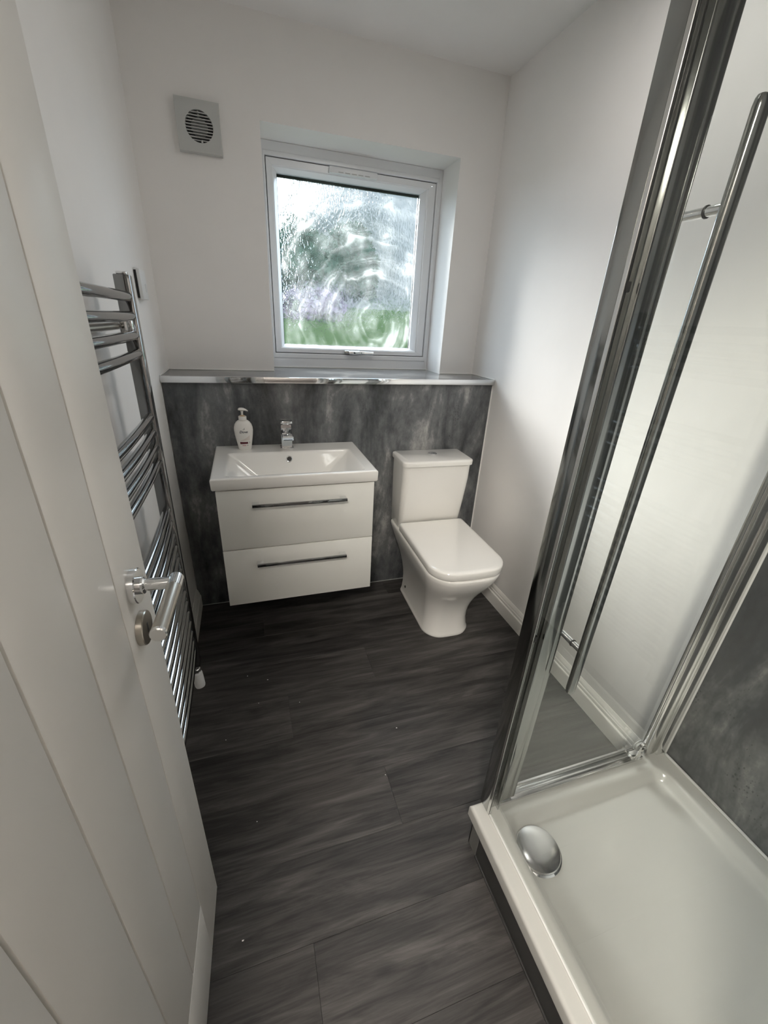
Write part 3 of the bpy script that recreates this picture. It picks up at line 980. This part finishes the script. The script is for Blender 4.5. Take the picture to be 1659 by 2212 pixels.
for yy in (RY1 - 0.048, RY0 + 0.048):
    bm = bmesh.new()
    a_tube(bm, [(0.0005, yy, 1.285), (0.009, yy, 1.285)], 0.016, 18)
    a_tube(bm, [(0.008, yy, 1.285), (0.070, yy, 1.285)], 0.009, 14)
    br = obj('bracket', bm, 'chrome', rd)
    bm = bmesh.new()
    a_tube(bm, [(0.060, yy, 1.268), (0.060, yy, 1.302)], 0.012, 16)
    a_box(bm, 0.070, 0.078, yy - 0.012, yy + 0.012, 1.266, 1.304, 0.003)
    obj('clamp', bm, 'chrome', br)
tube('hanging_rail', [(0.045, RY1 - 0.060, 1.285), (0.045, RY0 + 0.06, 1.285)], 0.0085, 'satin', rd)
# valve under the upright
vy = RY1 - 0.016
vb = bmesh.new()
a_tube(vb, [(0.067, vy, RZ0 + 0.002), (0.067, vy, RZ0 - 0.018)], 0.010, 14)
a_lathe(vb, [(0.0135, RZ0 - 0.034), (0.0135, RZ0 - 0.017)], (0.067, vy, 0), 'z', 6)
a_tube(vb, [(0.067, vy, RZ0 - 0.026), (0.020, vy, RZ0 - 0.026), (0.0005, vy, RZ0 - 0.026)], 0.008, 12)
vbo = obj('valve_body', vb, 'chrome', rd)
ax = Vector((0.10, -0.20, -1)).normalized()
c0 = Vector((0.067, vy, RZ0 - 0.034))
vb = bmesh.new()
a_tube(vb, [c0 + ax * t for t in (0.0, 0.003, 0.02, 0.052, 0.058, 0.060)], [0.011, 0.0165, 0.0172, 0.0172, 0.0155, 0.010], 24)
obj('valve_head', vb, 'plastic', vbo)

# ------------------------------------------------------------------ shower tray
tr = thing('shower_tray', 'low white shower tray with dark grey plinth', 'shower tray', ((TX + W) / 2, (TY + YF) / 2, 0))
TH = 0.040
rx0, rx1, ry1, ry0, rr = 0.860, 1.416, TY - 0.052, YF + 0.035, 0.050
def tray_z(x, y):
    qx = abs(x - (rx0 + rx1) / 2) - (rx1 - rx0) / 2 + rr
    qy = abs(y - (ry0 + ry1) / 2) - (ry1 - ry0) / 2 + rr
    d = math.hypot(max(qx, 0), max(qy, 0)) + min(max(qx, qy), 0) - rr
    t = max(0.0, min(1.0, -d / 0.030))
    s = t * t * (3 - 2 * t)
    fall = 0.006 * max(0, 1 - math.hypot(x - 0.925, y + 1.42) / 0.9) * s
    e = min(x - TX, TY - y)
    drop = 0.0
    if e < 0.010:
        drop = 0.010 - math.sqrt(max(0, 0.010 ** 2 - (0.010 - e) ** 2))
    return TZ - drop - 0.022 * s - fall
bm = bmesh.new()
n = 110
xs = sorted(set([TX, TX + 0.0008, TX + 0.002, TX + 0.004, TX + 0.007, TX + 0.010] + [TX + (W - 0.0005 - TX) * i / n for i in range(3, n + 1)]))
ys = sorted(set([TY, TY - 0.0008, TY - 0.002, TY - 0.004, TY - 0.007, TY - 0.010] + [TY + (YF + 0.0005 - TY) * i / n for i in range(3, n + 1)]))
g = [[bm.verts.new((x, y, tray_z(x, y))) for y in ys] for x in xs]
for i in range(len(xs) - 1):
    for j in range(len(ys) - 1):
        bm.faces.new((g[i][j], g[i + 1][j], g[i + 1][j + 1], g[i][j + 1]))
ring = [g[i][0] for i in range(len(xs))] + [g[-1][j] for j in range(1, len(ys))] + [g[i][-1] for i in range(len(xs) - 2, -1, -1)] + [g[0][j] for j in range(len(ys) - 2, 0, -1)]
lowr = [bm.verts.new((v.co.x, v.co.y, TZ - TH)) for v in ring]
for k in range(len(ring)):
    bm.faces.new((ring[k], ring[(k + 1) % len(ring)], lowr[(k + 1) % len(ring)], lowr[k]))
bm.faces.new(lowr)
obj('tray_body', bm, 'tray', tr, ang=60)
bm = bmesh.new()
a_box(bm, TX + 0.014, TX + 0.028, YF + 0.001, TY - 0.016, 0.0005, TZ - TH - 0.0005)
a_box(bm, TX + 0.014, W - 0.020, TY - 0.030, TY - 0.016, 0.0005, TZ - TH - 0.0005)
obj('plinth', bm, 'plinth', tr)
bm = bmesh.new()
a_box(bm, TX + 0.0115, TX + 0.0138, TY - 0.050, TY - 0.013, 0.0005, TZ - TH - 0.001)
a_box(bm, TX + 0.0115, TX + 0.045, TY - 0.0158, TY - 0.013, 0.0005, TZ - TH - 0.001)
obj('corner_trim', bm, 'trim_grey', tr)
box('floor_bead', TX + 0.009, TX + 0.0138, YF + 0.001, TY - 0.051, 0.0003, 0.006, 'plinth', tr, bev=0.001)
wx, wy = 0.925, -1.412
wz = tray_z(wx, wy)
lathe('waste_ring', [(0.058, wz - 0.002), (0.058, wz + 0.001), (0.054, wz + 0.003)], (wx, wy, 0), 'z', 'chrome', tr, 48)
lathe('waste_cover', [(0.048, wz + 0.003), (0.054, wz + 0.0055), (0.0545, wz + 0.008), (0.0525, wz + 0.0105), (0.045, wz + 0.0128), (0.030, wz + 0.0146), (0.012, wz + 0.0153), (0.002, wz + 0.0154)], (wx, wy, 0), 'z', 'alu_bright', tr, 48)

# shower wall panel on the right wall
sp = thing('shower_wall_panel', 'grey concrete-effect wall panel inside the shower', 'wall panel', (W - 0.005, -1.63, TZ))
box('panel_sheet', W - 0.010, W - 0.0002, YF + 0.0005, -1.3125, TZ + 0.0008, 2.20, 'concrete2', sp, bev=0.0005)
box('silicone_bead', W - 0.0175, W - 0.0103, YF + 0.001, -1.3125, TZ + 0.0006, TZ + 0.007, 'silicone', sp, bev=0.002)

# ------------------------------------------------------------------ shower enclosure
PZ0, PZ1 = TZ + 0.0008, 1.98
PY0, PY1 = -1.312, -1.275
en = thing('shower_enclosure', 'chrome framed glass shower enclosure with a long bar handle', 'shower enclosure', (1.13, -1.30, TZ))
po = box('corner_post', 0.833, 0.838, PY0 + 0.004, PY1, PZ0, PZ1, 'alu', en, bev=0.001)
bm = bmesh.new()
a_box(bm, 0.838, 0.864, PY0 + 0.010, PY1, PZ0, PZ1, 0.001)
a_box(bm, 0.864, 0.868, PY0, PY0 + 0.011, PZ0, PZ1, 0.0005, 1)
obj('inner_post', bm, 'alu', en)
bm = bmesh.new()
a_box(bm, 0.833, 0.8348, PY0 - 0.004, PY0 + 0.0038, PZ0, PZ1, 0.0004, 1)
a_box(bm, 0.8412, 0.843, PY0 + 0.005, PY0 + 0.010, PZ0, PZ1, 0.0004, 1)
obj('glazing_channel', bm, 'alu_bright', en)
bm = bmesh.new()
a_box(bm, 0.8349, 0.8367, PY0 - 0.0035, PY0 + 0.0035, PZ0, PZ1)
a_box(bm, 0.8396, 0.8411, PY0 + 0.0045, PY0 + 0.0098, PZ0, PZ1)
obj('glazing_gasket', bm, 'black', en)
for z in (0.215, 0.735, 1.385, 1.83):
    box('screw_cap', 0.8475, 0.8560, PY0 + 0.0065, PY0 + 0.0102, z - 0.007, z + 0.007, 'black', en, bev=0.0015)
box('side_pane', 0.8368, 0.8395, YF + 0.012, PY0 + 0.0092, TZ + 0.006, PZ1, 'glass', en, bev=0)
box('side_pane_seal', 0.8345, 0.8415, YF + 0.001, PY0 - 0.005, TZ + 0.0004, TZ + 0.0058, 'silicone', en, bev=0.001)
box('side_wall_channel', 0.829, 0.847, YF + 0.0005, YF + 0.0118, TZ + 0.0008, PZ1, 'alu', en, bev=0.001)
# wall profile
bm = bmesh.new()
a_box(bm, 1.425, W - 0.0105, -1.309, -1.279, PZ0, PZ1, 0.002)
a_box(bm, 1.385, 1.4248, -1.302, -1.282, PZ0, PZ1, 0.004)
a_box(bm, 1.374, 1.3848, -1.296, -1.286, PZ0 + 0.03, PZ1, 0.002)
obj('wall_profile', bm, 'alu_bright', en)
box('profile_bead', W - 0.0104, W - 0.0003, -1.3122, -1.2785, PZ0, PZ1, 'silicone', en, bev=0.001)
# bottom rail with its ridges
bm = bmesh.new()
a_box(bm, 0.868, 1.3735, -1.306, -1.278, PZ0, PZ0 + 0.010, 0.0015)
a_box(bm, 0.868, 1.3735, -1.281, -1.275, PZ0 + 0.010, PZ0 + 0.026, 0.0015)
a_box(bm, 0.868, 1.3735, -1.297, -1.293, PZ0 + 0.010, PZ0 + 0.018, 0.001)
obj('bottom_rail', bm, 'alu_bright', en)
bm = bmesh.new()
a_box(bm, 0.868, 1.424, -1.306, -1.276, PZ1 - 0.045, PZ1, 0.002)
obj('top_rail', bm, 'alu', en)
# the sliding door: pane, stile, edge seal, handle, roller
dp = box('door_pane', 0.900, 1.386, -1.292, -1.286, TZ + 0.024, PZ1 - 0.046, 'glass', en, bev=0)
box('door_stile', 0.8685, 0.8995, PY0 + 0.004, PY0 + 0.020, PZ0 + 0.028, PZ1 - 0.046, 'alu', dp, bev=0.002)
box('edge_seal', 0.8997, 0.9140, PY0 + 0.006, PY0 + 0.019, PZ0 + 0.028, PZ1 - 0.046, 'alu', dp, bev=0.001)
hx, hy = 0.968, -1.324
bm = bmesh.new()
loops = []
for z, s in ((0.572, 0.75), (0.576, 0.92), (0.584, 1.0), (1.592, 1.0), (1.600, 0.92), (1.604, 0.75)):
    loops.append([(hx + 0.0115 * math.copysign(abs(math.cos(2 * PI * k / 24)) ** 0.7, math.cos(2 * PI * k / 24)) * s, hy + 0.0075 * math.copysign(abs(math.sin(2 * PI * k / 24)) ** 0.7, math.sin(2 * PI * k / 24)) * s, z) for k in range(24)])
a_loft(bm, loops)
obj('handle_bar', bm, 'alu', dp, ang=55)
for z in (0.690, 1.488):
    rod = tube('handle_rod', [(hx, -1.258, z), (hx, -1.318, z)], 0.0068, 'chrome', dp, 16)
for z in (0.690, 1.488):
    tube('handle_washer', [(hx, -1.2922, z), (hx, -1.2945, z)], 0.0085, 'black', dp, 18)
bm = bmesh.new()
a_tube(bm, [(1.333, -1.302, 0.226), (1.333, -1.309, 0.226)], 0.0165, 28)
a_tube(bm, [(1.333, -1.300, 0.226), (1.333, -1.3025, 0.226)], 0.0185, 28)
obj('roller_wheel', bm, 'grey_plastic', dp)
bm = bmesh.new()
a_box(bm, 1.326, 1.342, -1.317, -1.310, 0.176, 0.244, 0.003)
a_tube(bm, [(1.334, -1.310, 0.236), (1.334, -1.317, 0.236)], 0.011, 20)
a_box(bm, 1.318, 1.350, -1.312, -1.2925, 0.176, 0.190, 0.002)
obj('roller_bracket', bm, 'alu_bright', dp)
for z in (0.236, 0.214, 0.186):
    tube('roller_screw', [(1.334, -1.3168, z), (1.334, -1.3185, z)], 0.003, 'grey_plastic', dp, 10)

# ------------------------------------------------------------------ door
dr = thing('door_1', 'white boarded door standing open with a satin lever handle', 'door', (0.143, -1.210, 0.008), rotz=-0.0372, kind='structure')
DW, DH, DT = 0.690, 1.975, 0.040
ST, RB, RT = 0.118, 0.195, 0.115
STH = 0.690 - ST - 4 * 0.104
def dbox(name, y0, y1, z0, z1, x0, x1, bev=0.0012):
    return box(name, x0, x1, y0, y1, z0, z1, 'door_paint', dr, bev=bev, local=True)
dbox('stile', -ST, 0, 0, DH, -DT, 0)
dbox('stile', -DW, -DW + STH, 0, DH, -DT, 0)
dbox('rail', -DW + STH + 0.0002, -ST - 0.0002, 0, RB, -DT, 0)
dbox('rail', -DW + STH + 0.0002, -ST - 0.0002, DH - RT, DH, -DT, 0)
nb = 4
bw = 0.104
dbox('core', -DW + STH + 0.0002, -ST - 0.0002, RB + 0.0002, DH - RT - 0.0002, -DT + 0.002, -0.0148, 0)
for k in range(nb):
    y1 = -ST - k * bw
    dbox('board', y1 - bw + 0.0018, y1 - 0.0018, RB + 0.0014, DH - RT - 0.0014, -0.0145, -0.0004, 0.0008)
# handle set
HY, HZ = -0.066, 0.957
def dl(name, prof, y, z, mat, seg=32):
    bm = bmesh.new()
    a_lathe(bm, prof, (0, y, z), 'x', seg)
    return obj(name, bm, mat, dr, local=True)
hs = dl('handle_rose', [(0.0255, 0.0), (0.0255, 0.008), (0.0245, 0.0095), (0.012, 0.0098)], HY, HZ, 'chrome')
es = dl('escutcheon', [(0.0255, 0.0), (0.0255, 0.008), (0.0245, 0.0095), (0.012, 0.0098)], HY - 0.006, HZ - 0.070, 'satin')
bm = bmesh.new()
a_box(bm, 0.0095, 0.0102, HY - 0.0085, HY - 0.0035, HZ - 0.078, HZ - 0.062, 0.0003)
obj('keyhole', bm, 'black', dr, local=True)
bm = bmesh.new()
a_lathe(bm, [(0.0125, 0.0095), (0.0125, 0.016), (0.0095, 0.018)], (0, HY, HZ), 'x', 28)
a_tube(bm, [(0.016, HY, HZ), (0.050, HY, HZ)], 0.0090, 20)
obj('lever_neck', bm, 'chrome', dr, local=True)
bm = bmesh.new()
a_tube(bm, [(0.056, HY + 0.0125, HZ), (0.056, HY + 0.011, HZ), (0.056, HY - 0.014, HZ)], [0.0085, 0.0100, 0.0100], 24)
obj('lever_collar', bm, 'chrome', dr, local=True)
bm = bmesh.new()
a_tube(bm, [(0.056, HY - 0.0141, HZ), (0.056, HY - 0.110, HZ)], 0.0098, 24)
obj('lever_grip', bm, 'satin', dr, local=True)
bm = bmesh.new()
a_tube(bm, [(0.056, HY - 0.1101, HZ), (0.056, HY - 0.114, HZ), (0.056, HY - 0.1155, HZ)], [0.0101, 0.0101, 0.0088], 24)
obj('lever_cap', bm, 'alu_bright', dr, local=True)

# ------------------------------------------------------------------ garden outside the window
bm = bmesh.new()
pts = [(-12, 0.6, 0.35), (14, 0.6, 0.35), (14, 3.0, 0.55), (-12, 3.0, 0.55), (-12, 7.0, 1.55), (14, 7.0, 1.55), (14, 30, 1.55), (-12, 30, 1.55)]
v = [bm.verts.new(p) for p in pts]
bm.faces.new((v[0], v[1], v[2], v[3])); bm.faces.new((v[3], v[2], v[5], v[4])); bm.faces.new((v[4], v[5], v[6], v[7]))
tag(obj('lawn', bm, 'lawn', local=True), 'green lawn bank rising outside the window', 'lawn', kind='stuff')
def bush(name, label, cat, c, r, mat, seed, group=None, n=900, leaf=0.09):
    rnd = random.Random(seed)
    bm = bmesh.new()
    for k in range(n):
        a, u = rnd.uniform(0, 2 * PI), rnd.uniform(-0.6, 1)
        q = math.sqrt(max(0, 1 - u * u))
        rr_ = rnd.uniform(0.72, 1.0)
        p = Vector((c[0] + r[0] * q * math.cos(a) * rr_, c[1] + r[1] * q * math.sin(a) * rr_, c[2] + r[2] * u * rr_))
        e1 = Vector((rnd.gauss(0, 1), rnd.gauss(0, 1), rnd.gauss(0, 1))).normalized() * leaf
        e2 = e1.cross(Vector((rnd.gauss(0, 1), rnd.gauss(0, 1), rnd.gauss(0, 1)))).normalized() * leaf * 0.6
        bm.faces.new([bm.verts.new(p + e1), bm.verts.new(p + e2), bm.verts.new(p - e1), bm.verts.new(p - e2)])
    lo = min(vv.co.z for vv in bm.verts)
    t = thing(name, label, cat, (c[0], c[1], lo), group=group)
    me_o = obj('foliage', bm, mat, t)
    return t
bush('garden_bush', 'dark green leafy bush seen through the left of the window glass', 'bush', (0.98, 3.6, 1.66), (0.40, 0.5, 0.62), 'hedge', 3, n=1300)
bush('garden_bush', 'smaller dark shrub in the middle of the view through the window', 'bush', (1.95, 5.2, 2.0), (0.42, 0.4, 0.62), 'hedge', 9, n=900)
bush('lavender_bush', 'low purple flowering bush below the dark bush outside', 'bush', (0.98, 2.7, 1.42), (0.34, 0.3, 0.17), 'flowers', 5, n=700, leaf=0.045)
ho = thing('neighbour_house', 'pale rendered house wall beyond the lawn outside the window', 'house', (5.0, 11.0, 1.8), kind='structure')
box('house_wall', 2.1, 9.0, 11.0, 16.0, 1.552, 4.6, 'fence', ho, bev=0)
bm = bmesh.new()
a_loft(bm, [[(1.9, 10.7, 4.6), (1.9, 16.3, 4.6), (1.9, 13.5, 6.6)], [(9.2, 10.7, 4.6), (9.2, 16.3, 4.6), (9.2, 13.5, 6.6)]])
obj('roof', bm, 'plinth', ho)

# specks of white plaster left on the floor
bm = bmesh.new()
rnd = random.Random(4)
for (x, y) in ((0.224, -0.520), (0.262, -0.665), (0.409, -0.700), (0.730, -0.900), (0.243, -1.080), (0.204, -1.330), (0.150, -0.790), (0.300, -0.560), (0.640, -1.050)):
    r = rnd.uniform(0.0012, 0.0022)
    t = bmesh.new()
    bmesh.ops.create_icosphere(t, subdivisions=1, radius=r)
    for v in t.verts:
        v.co = Vector((v.co.x * rnd.uniform(0.6, 1.8), v.co.y * rnd.uniform(0.6, 1.4), v.co.z * 0.5)) + Vector((x, y, r * 0.5))
    merge(bm, t)
tag(obj('plaster_crumbs', bm, 'silicone'), 'tiny white plaster crumbs scattered on the dark floor', 'debris', kind='stuff')
